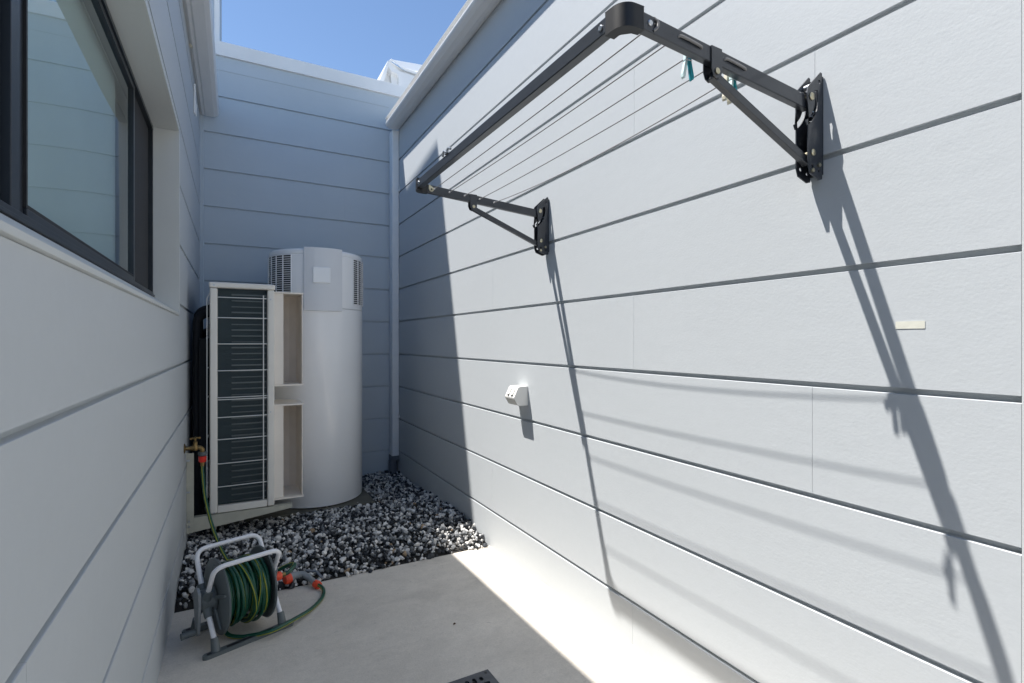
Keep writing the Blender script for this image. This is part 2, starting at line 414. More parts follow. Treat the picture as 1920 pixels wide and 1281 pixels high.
# window
XI = -.104                                   # reveal depth
win = thing('window', 'dark aluminium framed window reflecting the opposite wall, over a pale sloping sill', 'window', (XL(1.5), 1.5, H))
def W(mb): return shift(mb, (XL(1.5), 1.5, H))
def xo(y, d): return XL(y) + d
mb = MB()                                    # sloping sill
for (a, b) in ((WY0, WY1),):
    P = lambda y, d, z: (XL(y) + d, y, H + z)
    pr = [(-.20, .215), (-.099, .213), (-.003, .141), (.006, .140), (.006, .128), (-.003, .126), (-.20, .126)]
    n = len(pr); vs = [P(a, *p) for p in pr] + [P(b, *p) for p in pr]
    mb.add(vs, [(i, (i + 1) % n, n + (i + 1) % n, n + i) for i in range(n)]); mb.add(vs, [tuple(range(n)), tuple(range(2 * n - 1, n - 1, -1))])
W(mb).build('sill', m_sill, win, bevel=.0015)
mb = MB()                                    # reveals: head and far jamb, with a thin bead round the opening
def skewbox(mb, y0, y1, d0, d1, z0, z1, mi=0):
    vs = [(XL(y) + d, y, H + z) for d in (d0, d1) for y in (y0, y1) for z in (z0, z1)]
    return mb.add(vs, [(0, 1, 3, 2), (4, 6, 7, 5), (0, 4, 5, 1), (2, 3, 7, 6), (0, 2, 6, 4), (1, 5, 7, 3)], mi)
skewbox(mb, WY0, WY1, -.2, .004, 1.030, 1.052)
skewbox(mb, WY1 - .003, WY1 + .018, -.2, .004, .13, 1.029)
W(mb).build('reveal', m_sill, win, bevel=.001)
F0, F1 = -.155, -.100                        # frame depth
mb = MB()
skewbox(mb, WY0, WY1 - .004, F0, F1, .214, .236); skewbox(mb, WY0, WY1 - .004, F0, F1, 1.012, 1.0295)
skewbox(mb, WY1 - .022, WY1 - .004, F0, F1 - .001, .237, 1.011)
skewbox(mb, WY0, WY1 - .004, F0 + .01, F1 + .006, .2145, .223)
W(mb).build('frame', m_frame, win, bevel=.0015)
mb = MB()                                    # fixed sash in front
S0, S1 = -.128, -.106
skewbox(mb, 1.22, 1.262, S0, S1, .237, 1.011); skewbox(mb, 1.266, 1.30, S0, S1 - .006, .237, 1.011)
skewbox(mb, 2.475, 2.505, S0, S1, .237, 1.011)
skewbox(mb, 1.301, 2.474, S0, S1, .237, .254); skewbox(mb, 1.301, 2.474, S0, S1, .990, 1.011)
W(mb).build('sash', m_frame, win, bevel=.0015)
mb = MB(); skewbox(mb, 1.301, 2.474, -.1195, -.1155, .255, .989); W(mb).build('pane', m_glass, win)
mb = MB(); skewbox(mb, 1.30, 2.49, -.168, -.166, .22, 1.02); W(mb).build('glass_wash_sheet', m_wash, win)  # pale sheet added behind the pane to brighten the glass
mb = MB(); skewbox(mb, 1.301, 1.309, -.115, -.1075, .255, .989); skewbox(mb, 1.31, 2.465, -.115, -.1075, .2545, .262); W(mb).build('gasket', m_rubber, win)
mb = MB(); skewbox(mb, 2.506, 2.962, -.1205, -.1185, .237, 1.011); W(mb).build('insect_screen', m_screen, win)
mb = MB(); skewbox(mb, -.55, 1.19, -.1395, -.1355, .255, .989); W(mb).build('pane', m_glass, win)
mb = MB(); skewbox(mb, 1.19, 1.219, S0 - .012, S1 - .014, .237, 1.011); skewbox(mb, -.55, 1.19, S0 - .012, S1 - .014, .237, .254)
W(mb).build('sash', m_frame, win)
mb = MB()                                    # the dark room behind
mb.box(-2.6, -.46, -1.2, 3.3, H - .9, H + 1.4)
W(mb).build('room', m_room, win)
# open the room's near side
o = bpy.data.objects['room']; me = o.data
bm = bmesh.new(); bm.from_mesh(me)
fs = [f for f in bm.faces if f.normal.x > .9]; bmesh.ops.delete(bm, geom=fs, context='FACES'); bm.to_mesh(me); bm.free()

# ---------------------------------------------------------------- gutters, downpipe, roofs
g = thing('roof_gutter', 'white gutter along the top of the sunlit wall, ending over the downpipe', 'gutter', (XR, 0, H + 2), 0, 'roof gutters on both sides')
prof = [(1.3668, 2.06), (1.3668, 1.966), (1.350, 1.958), (1.310, 1.950), (1.270, 1.953), (1.247, 1.967), (1.239, 1.977), (1.2365, 1.983), (1.2360, 1.994), (1.2380, 1.996),
        (1.256, 1.998), (1.2565, 2.026), (1.244, 2.029), (1.2375, 2.031), (1.2365, 2.037), (1.2455, 2.040), (1.256, 2.034), (1.262, 2.0), (1.30, 1.97), (1.355, 1.975), (1.36, 2.06)]
mb = MB(); mb.prism([(x, H + z) for x, z in prof], 'y', -3.4, 4.655)
shift(mb, (XR, 0, H + 2)).build('trough', m_gutter, g)
mb = MB(); mb.prism([(1.3665, H + 1.9665), (1.31, H + 1.9505), (1.27, H + 1.9535), (1.2475, H + 1.9675), (1.2375, H + 1.99), (1.2465, H + 2.03), (1.3665, H + 2.055)], 'y', 4.655, 4.659)
shift(mb, (XR, 0, H + 2)).build('end_cap', m_gutter, g)
g = thing('roof_gutter', 'grey white gutter over the window wall, running up to the back wall', 'gutter', (-.23, 0, H + 1.85), 0, 'roof gutters on both sides')
a = -.218
prof = [(a, 1.935), (a, 1.815), (a + .02, 1.800), (a + .035, 1.803), (a + .045, 1.797), (a + .10, 1.800), (a + .126, 1.812), (a + .134, 1.835), (a + .134, 1.865), (a + .128, 1.872),
        (a + .134, 1.880), (a + .134, 1.915), (a + .128, 1.922), (a + .12, 1.915), (a + .12, 1.84), (a + .02, 1.83), (a + .012, 1.935)]
mb = MB(); n = len(prof)
v1 = [(x + .0053 * (-1.0 - 4.75), -1.0, H + z) for x, z in prof]; v2 = [(x, 4.752, H + z) for x, z in prof]
mb.add(v1 + v2, [(i, (i + 1) % n, n + (i + 1) % n, n + i) for i in range(n)]); mb.add(v1 + v2, [tuple(range(n)), tuple(range(2 * n - 1, n - 1, -1))])
shift(mb, (-.23, 0, H + 1.85)).build('trough', m_gutter, g)

mb = MB(); mb.box(XL(3.69) + .001, XL(3.69) + .018, 3.67, 3.70, H + 1.80, H + 1.815); mb.box(XL(3.69) + .004, XL(3.69) + .012, 3.68, 3.695, H + 1.815, H + 1.84)
shift(mb, (-.23, 0, H + 1.85)).build('fixing_clip', m_cream, g)
dp = thing('downpipe', 'square blue grey downpipe in the corner beside the hot water tank', 'downpipe', (1.336, 4.71, 0))
def D(mb): return shift(mb, (1.336, 4.71, 0))
mb = MB(); mb.box(1.3035, 1.3665, 4.662, 4.765, H - 1.085, H + 1.953); D(mb).build('pipe', m_pipe, dp, bevel=.006, seg=3)
mb = MB(); mb.box(1.300, 1.368, 4.658, 4.77, H - 1.10, H - 1.055); D(mb).build('adaptor', m_iso, dp, bevel=.004)
mb = MB(); mb.cyl((1.325, 4.715, H - 1.26), (1.325, 4.715, H - 1.10), .040, 24); D(mb).build('drain_pipe', m_iso, dp)
for z in (H + 1.385, H - .70):
    mb = MB(); mb.box(1.3015, 1.3685, 4.6595, 4.768, z - .0015, z + .0015); mb.box(1.355, 1.3685, 4.640, 4.6595, z - .001, z + .022); D(mb).build('strap', m_pipe, dp)

MB().add([(-.13, -1.0, H + 1.925), (-.12, 4.62, H + 1.925), (-6, 4.62, H + 2.9), (-6, -1.0, H + 2.9), (-.13, -1.0, H + 1.905), (-.12, 4.62, H + 1.905), (-6, 4.62, H + 2.7), (-6, -1.0, H + 2.7)],
         [(0, 1, 2, 3), (4, 7, 6, 5), (0, 4, 5, 1), (1, 5, 6, 2), (2, 6, 7, 3), (3, 7, 4, 0)]).build('roof', m_roof)
tag(bpy.data.objects['roof'], 'low metal roof above the window wall', 'roof')
o = MB().add([(1.262, -3.4, H + 2.062), (1.262, 4.655, H + 2.062), (7, 4.655, H + 2.5), (7, -3.4, H + 2.5), (1.262, -3.4, H + 2.056), (1.262, 4.655, H + 2.056), (7, 4.655, H + 2.4), (7, -3.4, H + 2.4)],
         [(0, 1, 2, 3), (4, 7, 6, 5), (0, 4, 5, 1), (1, 5, 6, 2), (2, 6, 7, 3), (3, 7, 4, 0)]).build('roof', m_roof)
tag(o, 'low metal roof above the sunlit clothesline wall', 'roof')

# upper storey beyond the back wall, left: its white corner shows in the sky
up = thing('upper_storey', 'white corner of a taller building part rising past the left gutter', 'building', (-.08, 4.95, H + 2.3))
def UP(mb): return shift(mb, (-.08, 4.95, H + 2.3))
mb = MB(); mb.box(-6, -.122, 4.975, 9, H + 1.5, H + 5.2); UP(mb).build('wall', m_wall2, up)
mb = MB(); mb.box(-.121, -.083, 4.955, 5.03, H + 1.5, H + 5.19); UP(mb).build('corner_post', m_white, up)
c0 = (-.08, 4.723)
poly = [c0, (-.40, 9.6), (-6, 9.6), (-6, c0[1] + .09 * 5.9)]
mb = MB(); mb.prism([(x, y) for x, y in poly], 'z', H + 5.2, H + 5.25); UP(mb).build('roof', m_white, up)

# white roof parapet of the next house, seen over the back wall at right
rp = thing('roof_parapet', 'white metal parapet end rising over the right end of the back wall', 'parapet', (1.5, 5.0, H + 2.4))
def RP(mb): return shift(mb, (1.5, 5.0, H + 2.4))
mb = MB()
mb.prism([(1.238, H + 2.46), (1.345, H + 2.745), (1.362, H + 2.735), (1.385, H + 2.700), (1.43, H + 2.678), (1.47, H + 2.668), (1.51, H + 2.665), (1.51, H + 2.2), (1.38, H + 2.2), (1.455, H + 2.56), (1.450, H + 2.62), (1.43, H + 2.640), (1.385, H + 2.648), (1.350, H + 2.680), (1.285, H + 2.46)], 'y', 4.965, 5.5)
mb.prism([(1.25, H + 2.2), (1.25, H + 2.44), (1.35, H + 2.70), (1.39, H + 2.66), (1.509, H + 2.64), (1.509, H + 2.2)], 'y', 5.06, 5.5)
mb.prism([(1.51, H + 2.2), (1.51, H + 2.668), (2.3, H + 2.62), (2.3, H + 2.2)], 'y', 4.966, 5.6)
mb.prism([(1.40, H + 2.5), (1.378, H + 2.775), (1.46, H + 2.742), (1.52, H + 2.722), (2.3, H + 2.675), (2.3, H + 2.5)], 'y', 5.02, 5.04)
RP(mb).build('face', m_white, rp)
mb = MB(); mb.add([(1.372, 4.94, H + 2.757), (1.46, 4.95, H + 2.712), (1.52, 4.955, H + 2.690), (2.3, 4.955, H + 2.64), (2.3, 5.6, H + 3.19), (1.53, 5.6, H + 3.10),
                   (1.372, 4.94, H + 2.750), (1.46, 4.95, H + 2.705), (1.52, 4.955, H + 2.683), (2.3, 4.955, H + 2.633), (2.3, 5.6, H + 3.183), (1.53, 5.6, H + 3.093)],
                  [(0, 1, 2, 3, 4, 5), (11, 10, 9, 8, 7, 6), (0, 6, 7, 1), (1, 7, 8, 2), (2, 8, 9, 3), (3, 9, 10, 4), (4, 10, 11, 5), (5, 11, 6, 0)])
RP(mb).build('capping', m_white, rp)

# ---------------------------------------------------------------- hot water tank
TX, TY, TR = .574, 4.124, .33
TZ0, TZS, TZ1 = H - 1.165, H + .236, H + .652
pad = MB().box(-.05, .93, 3.77, 4.70, -.02, H - 1.172).build('paving_slab', m_pad, bevel=.008)
tag(pad, 'weathered square concrete slab under the hot water tank', 'slab')
tk = thing('hot_water_tank', 'tall white cylindrical hot water heat pump standing on a slab in the corner', 'water heater', (TX, TY, TZ0))
to = (0, 0, 0)
h = lambda z: z - TZ0
mb = MB(); mb.lathe([(0, 0), (TR - .01, 0), (TR - .003, .004), (TR - .003, .024), (TR, .03), (TR, h(TZS) - .004), (TR - .005, h(TZS) - .001), (0, h(TZS) - .001)], to, n=96)
mb.build('body', m_tank, tk)
mb = MB(); mb.lathe([(TR - .004, h(TZS)), (TR + .001, h(TZS) + .003), (TR + .001, h(TZ1) - .045), (TR - .003, h(TZ1) - .042), (TR - .003, h(TZ1) - .038), (TR + .002, h(TZ1) - .035), (TR + .001, h(TZ1) - .014), (TR - .01, h(TZ1) - .003), (0, h(TZ1))], to, n=96)
mb.build('top_cover', m_tank, tk)
A0 = math.atan2(-TY, -TX)                    # direction from the tank to the viewer
def sector(mb, r0, r1, a0, a1, z0, z1, n=20, mi=0):
    out = [(r * math.cos(a0 + (a1 - a0) * k / n), r * math.sin(a0 + (a1 - a0) * k / n)) for r in (r1,) for k in range(n + 1)]
    inn = [(r0 * math.cos(a0 + (a1 - a0) * k / n), r0 * math.sin(a0 + (a1 - a0) * k / n)) for k in range(n, -1, -1)]
    m_ = n + 1; vs = [(x, y, z) for z in (z0, z1) for x, y in out + inn]; L = len(out + inn)
    fs = [(k, k + 1, L + k + 1, L + k) for k in range(n)] + [(m_ + k, m_ + k + 1, L + m_ + k + 1, L + m_ + k) for k in range(n)]
    fs += [(n, m_, L + m_, L + n), (L - 1, 0, L, 2 * L - 1)]
    fs += [(k, L - 1 - k, L - 2 - k, k + 1) for k in range(n)] + [(L + k, L + k + 1, 2 * L - 2 - k, 2 * L - 1 - k) for k in range(n)]
    mb.add(vs, fs, mi, False)
cp = A0 + R(7.5)
mb = MB(); sector(mb, TR - .02, TR + .016, cp - R(22), cp + R(22), h(H + .214), h(TZ1) + .006, 24)
mb.build('control_panel', m_tankp, tk, bevel=.003)
mb = MB()
q = Matrix.Rotation(cp - R(2.5), 4, 'Z')
for (hw, d0, d1, z0, z1) in ((.058, .3, TR + .024, H + .408, H + .52),):
    vs = [q @ Vector((r, s, z)) for r in (d0, d1) for s in (-hw, hw) for z in (h(z0), h(z1))]
    mb.add(vs, [(0, 1, 3, 2), (4, 6, 7, 5), (0, 4, 5, 1), (2, 3, 7, 6), (0, 2, 6, 4), (1, 5, 7, 3)])
mb.build('display_cover', m_tank, tk, bevel=.006, seg=3)
for (a0, a1) in ((A0 - R(100), A0 - R(30)), (A0 + R(48), A0 + R(112))):
    mb = MB(); sector(mb, TR - .01, TR + .0022, a0, a1, h(H + .275), h(H + .605), 20)
    vo = mb.build('vent', m_slotd, tk)
    mb = MB(); nr = 22
    for k in range(nr + 1):
        z = h(H + .275) + .33 * k / nr; sector(mb, TR + .0023, TR + .0075, a0, a1, z - .0021, z + .0021, 16)
    k = 0; nv = 6
    for k in range(nv + 1):
        a = a0 + (a1 - a0) * k / nv; sector(mb, TR + .002, TR + .0078, a - R(.5), a + R(.5), h(H + .274), h(H + .606), 1)
    mb.build('grille', m_tank, vo)

# ---------------------------------------------------------------- air conditioner on its bracket
AX0, AX1, AY0, AY1, AZ0, AZ1 = -.108, .236, 3.46, 4.34, H - 1.008, H + .349
ac = thing('air_conditioner', 'tall cream outdoor air conditioner unit, coil side to the front, held on a wall bracket', 'air conditioner', (AX0, AY0, AZ0))
def A(mb): return shift(mb, (AX0, AY0, AZ0))
mb = MB()
for (a_, b_, c_, d_) in ((AX0, AX0 + .040, AY0, AY0 + .05), (AX1 - .040, AX1, AY0, AY0 + .05), (AX0 + .005, AX0 + .045, AY1 - .05, AY1)):
    A(MB().box(a_, b_, c_, d_, AZ0, AZ1 - .034)).build('corner_post', m_ac, ac, bevel=.010, seg=4)
mb = MB(); mb.box(AX0 - .004, AX1 + .004, AY0 - .004, AY1 + .004, AZ1 - .033, AZ1); A(mb).build('lid', m_ac, ac, bevel=.009, seg=4)
mb = MB(); mb.box(AX1 - .030, AX1 - .002, AY0 + .051, AY1, AZ0 + .02, AZ1 - .034); A(mb).build('front_panel', m_ac, ac, bevel=.004)
mb = MB(); mb.box(AX0 + .041, AX1 - .041, AY0 + .006, AY0 + .03, AZ0 + .0005, AZ0 + .040); mb.box(AX0 + .002, AX1 - .002, AY0 + .031, AY1, AZ0, AZ0 + .02)
A(mb).build('base_pan', m_silver if False else m_ac, ac, bevel=.002)
mb = MB(); mb.box(AX0 + .0415, AX1 - .0415, AY0 + .034, AY0 + .06, AZ0 + .041, AZ1 - .035)
mb.box(AX0 + .008, AX0 + .034, AY0 + .06, AY1 - .055, AZ0 + .03, AZ1 - .035)
A(mb).build('coil', m_coil, ac)
mb = MB(); k = 0; z = AZ0 + .052
while z < AZ1 - .045:
    mb.box(AX0 + .112, AX1 - .043, AY0 + .026, AY0 + .0335, z, z + .0055 + .0015 * ((k * 7) % 3)); z += .0352; k += 1
A(mb).build('fin_bar', m_fin, ac)
def gz(y): return H + (640.5 - y) / 960 * 3.03
mb = MB()
for yy_ in (558, 596, 645, 695, 745, 749, 782, 823, 868, 911):
    z = gz(yy_); mb.tube([(AX0 + .036, AY0 + .006, z), (AX0 + .05, AY0 - .002, z), (AX1 - .052, AY0 - .002, z), (AX1 - .036, AY0 - .001, z)], .0028, 8)
mb.tube([(AX1 - .062, AY0 - .007, gz(552)), (AX1 - .062, AY0 - .007, gz(944))], .0030, 8)
A(mb).build('wire_guard', m_wire, ac)
mb = MB()
for yy_ in (596, 690, 745, 820, 911):
    mb.tube([(AX0 - .012, AY0 + .04, gz(yy_)), (AX0 - .012, AY1 - .03, gz(yy_))], .0026, 8)
for y_ in (AY0 + .035, AY0 + .30, AY0 + .6):
    mb.tube([(AX0 + .004, y_, gz(548)), (AX0 - .0145, y_, gz(560)), (AX0 - .0145, y_, gz(945)), (AX0 + .004, y_, gz(955))], .0030, 8)
A(mb).build('wire_guard', m_wire, ac)
for z in (gz(536), gz(958)):
    mb = MB(); mb.cyl((AX0 + .022, AY0 - .0075, z), (AX0 + .022, AY0 + .0, z), .005, 12); A(mb).build('screw', m_silver, ac)
for z in (gz(559), gz(777)):
    mb = MB(); mb.cyl((AX1 - .022, AY0 - .006, z), (AX1 - .022, AY0 + .0, z), .0045, 12); A(mb).build('screw', m_silver, ac)

for (y_, x_, zt_) in ((3.66, -.178, H + .16), (3.72, -.176, H + .19), (3.80, -.172, H + .05)):  # black pipes added to deepen the shade behind the unit
    mb = MB(); mb.tube(rounded([(x_, y_, H - 1.2), (x_, y_, zt_), (AX0 + .01, y_ + .02, zt_ + .02)], .05, 6), .026, 14); A(mb).build('dark_gap_pipe', m_gap, ac)
mb = MB(); mb.box(AX0 - .060, AX0 - .004, AY0 + .14, AY0 + .34, H - .72, H + .02); A(mb).build('dark_gap_box', m_gap, ac, bevel=.008, seg=3)  # black box added to darken the same gap
def duct(z0, z1, label):
    d = bpy.data.objects.new('air_deflector', None); col.objects.link(d); d.parent = ac
    X0, X1, Y0, Y1 = AX1 + .001, .401, 3.50, 3.80
    mb = MB()                                # flange towards the viewer, top and bottom plates, curved outer wall
    mb.box(X0, X0 + .052, Y0, Y0 + .02, z0 + .010, z1 - .010)
    mb.prism([(X0, Y0 - .012), (X1 + .004, Y0 - .012), (X1 + .004, Y1 - .12), (X1 - .03, Y1 - .03), (X0 + .05, Y1), (X0, Y1)], 'z', z1 - .0095, z1)
    mb.prism([(X0, Y0 - .012), (X1 + .004, Y0 - .012), (X1 + .004, Y1 - .12), (X1 - .03, Y1 - .03), (X0 + .05, Y1), (X0, Y1)], 'z', z0, z0 + .0095)
    A(mb).build('shell', m_duct, d, bevel=.0018)
    mb = MB()
    pts = [(X1, Y0 - .004), (X1, Y1 - .12), (X1 - .012, Y1 - .07), (X1 - .05, Y1 - .03), (X0 + .05, Y1 - .012), (X0 + .052, Y1 - .02), (X1 - .055, Y1 - .04), (X1 - .017, Y1 - .075), (X1 - .005, Y1 - .12), (X1 - .005, Y0 - .004)]
    mb.prism(pts, 'z', z0 + .0096, z1 - .0096)
    A(mb).build('curved_wall', m_ductin, d)
    return d
for (z0, z1) in ((H - .278, H + .309), (H - .985, H - .392)): duct(z0, z1, '')

br = thing('wall_bracket', 'beige angled steel bracket on the window wall under the air conditioner', 'bracket', (-.22, 3.47, H - 1.05))
def B(mb): return shift(mb, (-.22, 3.47, H - 1.05))
for yb, nm in ((3.455, ''), (4.20, '')):
    mb = MB(); xw = XL(yb) + .001
    mb.prism([(xw, H - .64), (xw + .036, H - .64), (xw + .036, H - 1.012), (xw + .036, H - 1.095), (xw, H - 1.10)], 'y', yb, yb + .004)
    mb.box(xw, xw + .004, yb + .004, yb + .045, H - 1.10, H - .64)
    B(mb).build('upright', m_brk, br)
    mb = MB()
    mb.prism([(xw + .0365, H - 1.0125), (.335, H - 1.0125), (.335, H - 1.034), (xw + .0365, H - 1.095)], 'y', yb, yb + .004)
    mb.box(xw + .0365, .335, yb + .004, yb + .042, H - 1.0125 - .004, H - 1.0125)
    B(mb).build('arm', m_brk, br)
    for (dx, z) in ((.012, H - 1.03), (.012, H - 1.06)):
        mb = MB(); mb.cyl((xw + dx, yb - .005, z), (xw + dx, yb, z), .0065, 6); B(mb).build('bolt', m_silver, br)
    for z in (H - .68, H - .86):
        mb = MB(); mb.cyl((xw - .002, yb - .012, z), (xw + .018, yb - .012, z), .005, 10); B(mb).build('bolt', m_silver, br)

iso = thing('isolator_switch', 'dark weatherproof switch box in the shadow behind the air conditioner', 'switch', (-.17, 4.755, H + .05))
def I(mb): return shift(mb, (-.17, 4.755, H + .05))
mb = MB(); mb.box(-.150, -.065, 4.66, YB - .001, H - .06, H + .14); I(mb).build('housing', m_iso, iso, bevel=.008, seg=3)
mb = MB(); mb.box(-.112, -.098, 4.635, 4.66, H + .02, H + .07); I(mb).build('knob', m_sg, iso, bevel=.004)
mb = MB(); mb.cyl((-.108, 4.74, H - 1.2), (-.108, 4.74, H - .06), .011, 14); I(mb).build('conduit', m_iso, iso)

# ---------------------------------------------------------------- tap
TPX, TPY, TPZ = XL(3.31), 3.31, H - .585
tp = thing('garden_tap', 'brass garden tap on the window wall with a red hose connector', 'tap', (TPX, TPY, TPZ))
mb = MB(); mb.lathe([(0, 0), (.026, 0), (.026, .004), (.012, .008), (.010, .03), (.014, .034), (.014, .048)], (0, 0, 0), (1, 0, 0), 20)
mb.lathe([(.0001, -.018), (.013, -.014), (.017, 0), (.014, .012), (.011, .02), (.012, .03), (.008, .034), (.005, .036), (.005, .055), (.0001, .056)], (.052, 0, 0), (0, 0, 1), 20)
mb.tube(smooth_path([(.052, 0, .002), (.072, 0, .000), (.085, 0, -.012), (.086, 0, -.026)], 5), [.012] * 16, 14)
mb.build('body', m_brass, tp)
mb = MB(); mb.tube([(.032, -.004, .052), (.052, 0, .056), (.072, .004, .052)], [.005, .004, .005], 10); mb.tube([(.052, -.020, .052), (.052, 0, .056), (.052, .020, .052)], [.005, .004, .005], 10)
for p in ((.032, -.004, .052), (.072, .004, .052), (.052, -.02, .052), (.052, .02, .052)): mb.lathe([(.0001, -.007), (.006, -.004), (.006, .004), (.0001, .007)], p, n=12)
mb.build('handle', m_brass, tp)
mb = MB(); mb.lathe([(.0001, -.042), (.019, -.042), (.021, -.034), (.021, -.022), (.0001, -.022)], (.086, 0, -.004), n=20); mb.build('tap_adaptor', m_reel, tp)
mb = MB(); mb.lathe([(.0001, -.078), (.015, -.078), (.019, -.072), (.020, -.046), (.0001, -.043)], (.086, 0, -.004), n=20); mb.build('connector', m_red, tp)
mb = MB(); mb.lathe([(.0001, -.100), (.011, -.100), (.012, -.079), (.0001, -.079)], (.086, 0, -.004), n=16); mb.build('hose_tail', m_brass, tp)

# ---------------------------------------------------------------- hose reel
RC = Vector((.030, 2.445, floor_z(2.445))); RA = math.atan2(.099, .282)
reel = thing('hose_reel', 'grey hose reel with white tube frame, wound with green and yellow hose', 'hose reel', RC, RA)
# local: x along the drum axis, y to the back, z up
hz = .178
def flange(x, col_, r=.150, s=1):
    mb = MB(); mb.lathe([(.012, 0), (.05, .006 * s), (.07, .010 * s), (r - .012, .003 * s), (r - .002, 0), (r, -.004 * s), (r - .004, -.008 * s), (r - .016, -.004 * s), (.07, .003 * s), (.012, -.006 * s)], (x, 0, hz), (1, 0, 0), 56)
    o = mb.build('side_disc', col_, reel); return o
fd = flange(-.088, m_reel, s=-1); flange(.098, m_reel, s=1)
mb = MB()                                    # spokes on the outer face of the near disc
for k in range(5):
    a = k * 2 * math.pi / 5 + .3
    mb.tube([(-.100, .045 * math.cos(a), hz + .045 * math.sin(a)), (-.095, .13 * math.cos(a), hz + .13 * math.sin(a))], [.008, .005], 8)
mb.build('rib', m_reel, fd)
mb = MB(); mb.lathe([(.06, -.085), (.06, .095)], (0, 0, hz), (1, 0, 0), 32); mb.build('drum', m_reel, reel)
for sx, x0_, x1_ in ((-1, -.150, -.098), (1, .106, .140)):
    mb = MB(); mb.lathe([(.0001, 0), (.034, .002), (.042, .012), (.042, abs(x1_ - x0_) - .006), (.05, abs(x1_ - x0_))], (x0_ if sx < 0 else x1_, 0, hz), (1 if sx < 0 else -1, 0, 0), 32)
    for sy in (-1, 1):                       # sockets that take the frame tubes
        xm = -.128 if sx < 0 else .128
        mb.tube([(xm, sy * .015, hz - .01), (xm, sy * .045, hz + .05)], [.019, .015], 14); mb.tube([(xm, sy * .012, hz - .01), (xm, sy * .045, hz - .055)], [.019, .015], 14)
    mb.build('hub', m_reel, reel)
def rounded(pts, rad=.03, k=5):
    P = [Vector(p) for p in pts]; out = [P[0]]
    for i in range(1, len(P) - 1):
        a = P[i] + (P[i - 1] - P[i]).normalized() * rad; b = P[i] + (P[i + 1] - P[i]).normalized() * rad
        for j in range(k + 1):
            t = j / k; out.append(a * (1 - t) ** 2 + P[i] * 2 * t * (1 - t) + b * t * t)
    out.append(P[-1]); return out
for sy, ht, yt in ((1, .345, .118), (-1, .335, -.105)):
    mb = MB(); mb.tube(rounded([(-.128, sy * .03, hz + .03), (-.128, yt, ht), (.128, yt, ht), (.128, sy * .03, hz + .03)], .045, 7), .0095, 14)
    mb.build('handle_tube', m_tube, reel)
for sy in (-1, 1):
    for sx in (-1, 1):
        mb = MB(); mb.tube([(sx * .128, sy * .03, hz - .035), (sx * .128, sy * .108, .055)], .0095, 14); mb.build('leg', m_tube, reel)
    fb = MB(); y_ = sy * .125
    fb.prism([(-.165, y_ - .014), (-.175, y_ - .004), (-.175, y_ + .006), (-.165, y_ + .014), (.165, y_ + .014), (.175, y_ + .006), (.175, y_ - .004), (.165, y_ - .014)], 'z', .001, .022)
    fo = fb.build('foot_bar', m_reel, reel, bevel=.003)
    fb = MB(); fb.box(-.09, .09, y_ - .006, y_ + .006, .0221, .0226); fb.box(-.160, -.145, y_ - .006, y_ + .006, .0221, .0226); fb.box(.145, .160, y_ - .006, y_ + .006, .0221, .0226); fb.build('slot', m_cap, fo)
    for sx in (-1, 1):
        fb = MB(); fb.tube([(sx * .128, sy * .122, .018), (sx * .128, sy * .104, .066)], [.017, .0135], 14); fb.build('foot_socket', m_reel, fo)
# crank
mb = MB()
mb.prism([(.018, hz + .052), (.030, hz + .035), (.030, hz - .01), (.014, hz - .125), (-.008, hz - .132), (-.016, hz - .118), (-.030, hz + .0), (-.026, hz + .04), (-.006, hz + .056)], 'x', -.160, -.150)
cr = mb.build('crank', m_reell, reel, bevel=.004)
mb = MB(); mb.lathe([(.0001, 0), (.012, .001), (.013, .008), (.0115, .02), (.0125, .03), (.0115, .04), (.0135, .052), (.0001, .054)], (-.1605, 0, hz - .115), (-1, 0, 0), 20); mb.build('grip', m_reel, cr)
# wound hose
pts = []
turns = [(.075, -.074, .086, 11), (.092, .080, -.078, 11), (.108, -.074, .084, 10)]
rr2 = random.Random(3)
for r_, xa, xb, nt_ in turns:
    N = nt_ * 26
    for i in range(N):
        t_ = i / N; a = 2 * math.pi * nt_ * t_
        wob = .004 * math.sin(a * .37 + r_ * 50) + .003 * math.sin(a * .81)
        x = xa + (xb - xa) * t_ + .008 * math.sin(a * .5 + r_ * 90) * min(1, 10 * t_ * (1 - t_)); x = max(-.076, min(.086, x))
        sag = .010 * max(0, -math.sin(a)) * (1 + math.sin(a * .21))
        pts.append((x, (r_ + wob) * math.cos(a), hz + (r_ + wob) * math.sin(a) - sag))
mb = MB(); mb.tube(pts, .0074, 12, 0, ((0, 6), 1))
# a few looser loops crossing over the winding
for (xa, xb, r_, ph, drop) in ((.02, .055, .118, .2, .025), (-.02, .03, .119, .9, .012), (.055, .01, .120, 2.0, .018), (-.06, -.025, .117, .1, .004), (.045, .07, .118, .5, .006)):
    lp = []
    for i in range(41):
        a = 2 * math.pi * i / 40 + ph
        x = xa + (xb - xa) * (.5 - .5 * math.cos(2 * math.pi * i / 40)) 
        lp.append((x, (r_ + .004 * math.sin(2 * a)) * math.cos(a), hz + r_ * math.sin(a) - drop * max(0, -math.sin(a)) ** 1.0))
    mb.tube(lp, .0074, 12, 0, ((1,), 1))
mb.build('wound_hose', [m_hose, m_stripe], reel)
mb = MB(); mb.tube([(.100, -.01, hz), (.141, -.01, hz)], .016, 16); mb.build('outlet', m_reel, reel)
mb = MB(); mb.lathe([(.0001, 0), (.017, .001), (.019, .006), (.019, .026), (.015, .032), (.0001, .033)], (.1412, -.01, hz), (1, 0, 0), 20); mb.build('connector', m_orange, reel)
mb = MB(); mb.cyl((.174, -.01, hz), (.190, -.01, hz), .010, 14); mb.build('hose_tail', m_brass, reel)

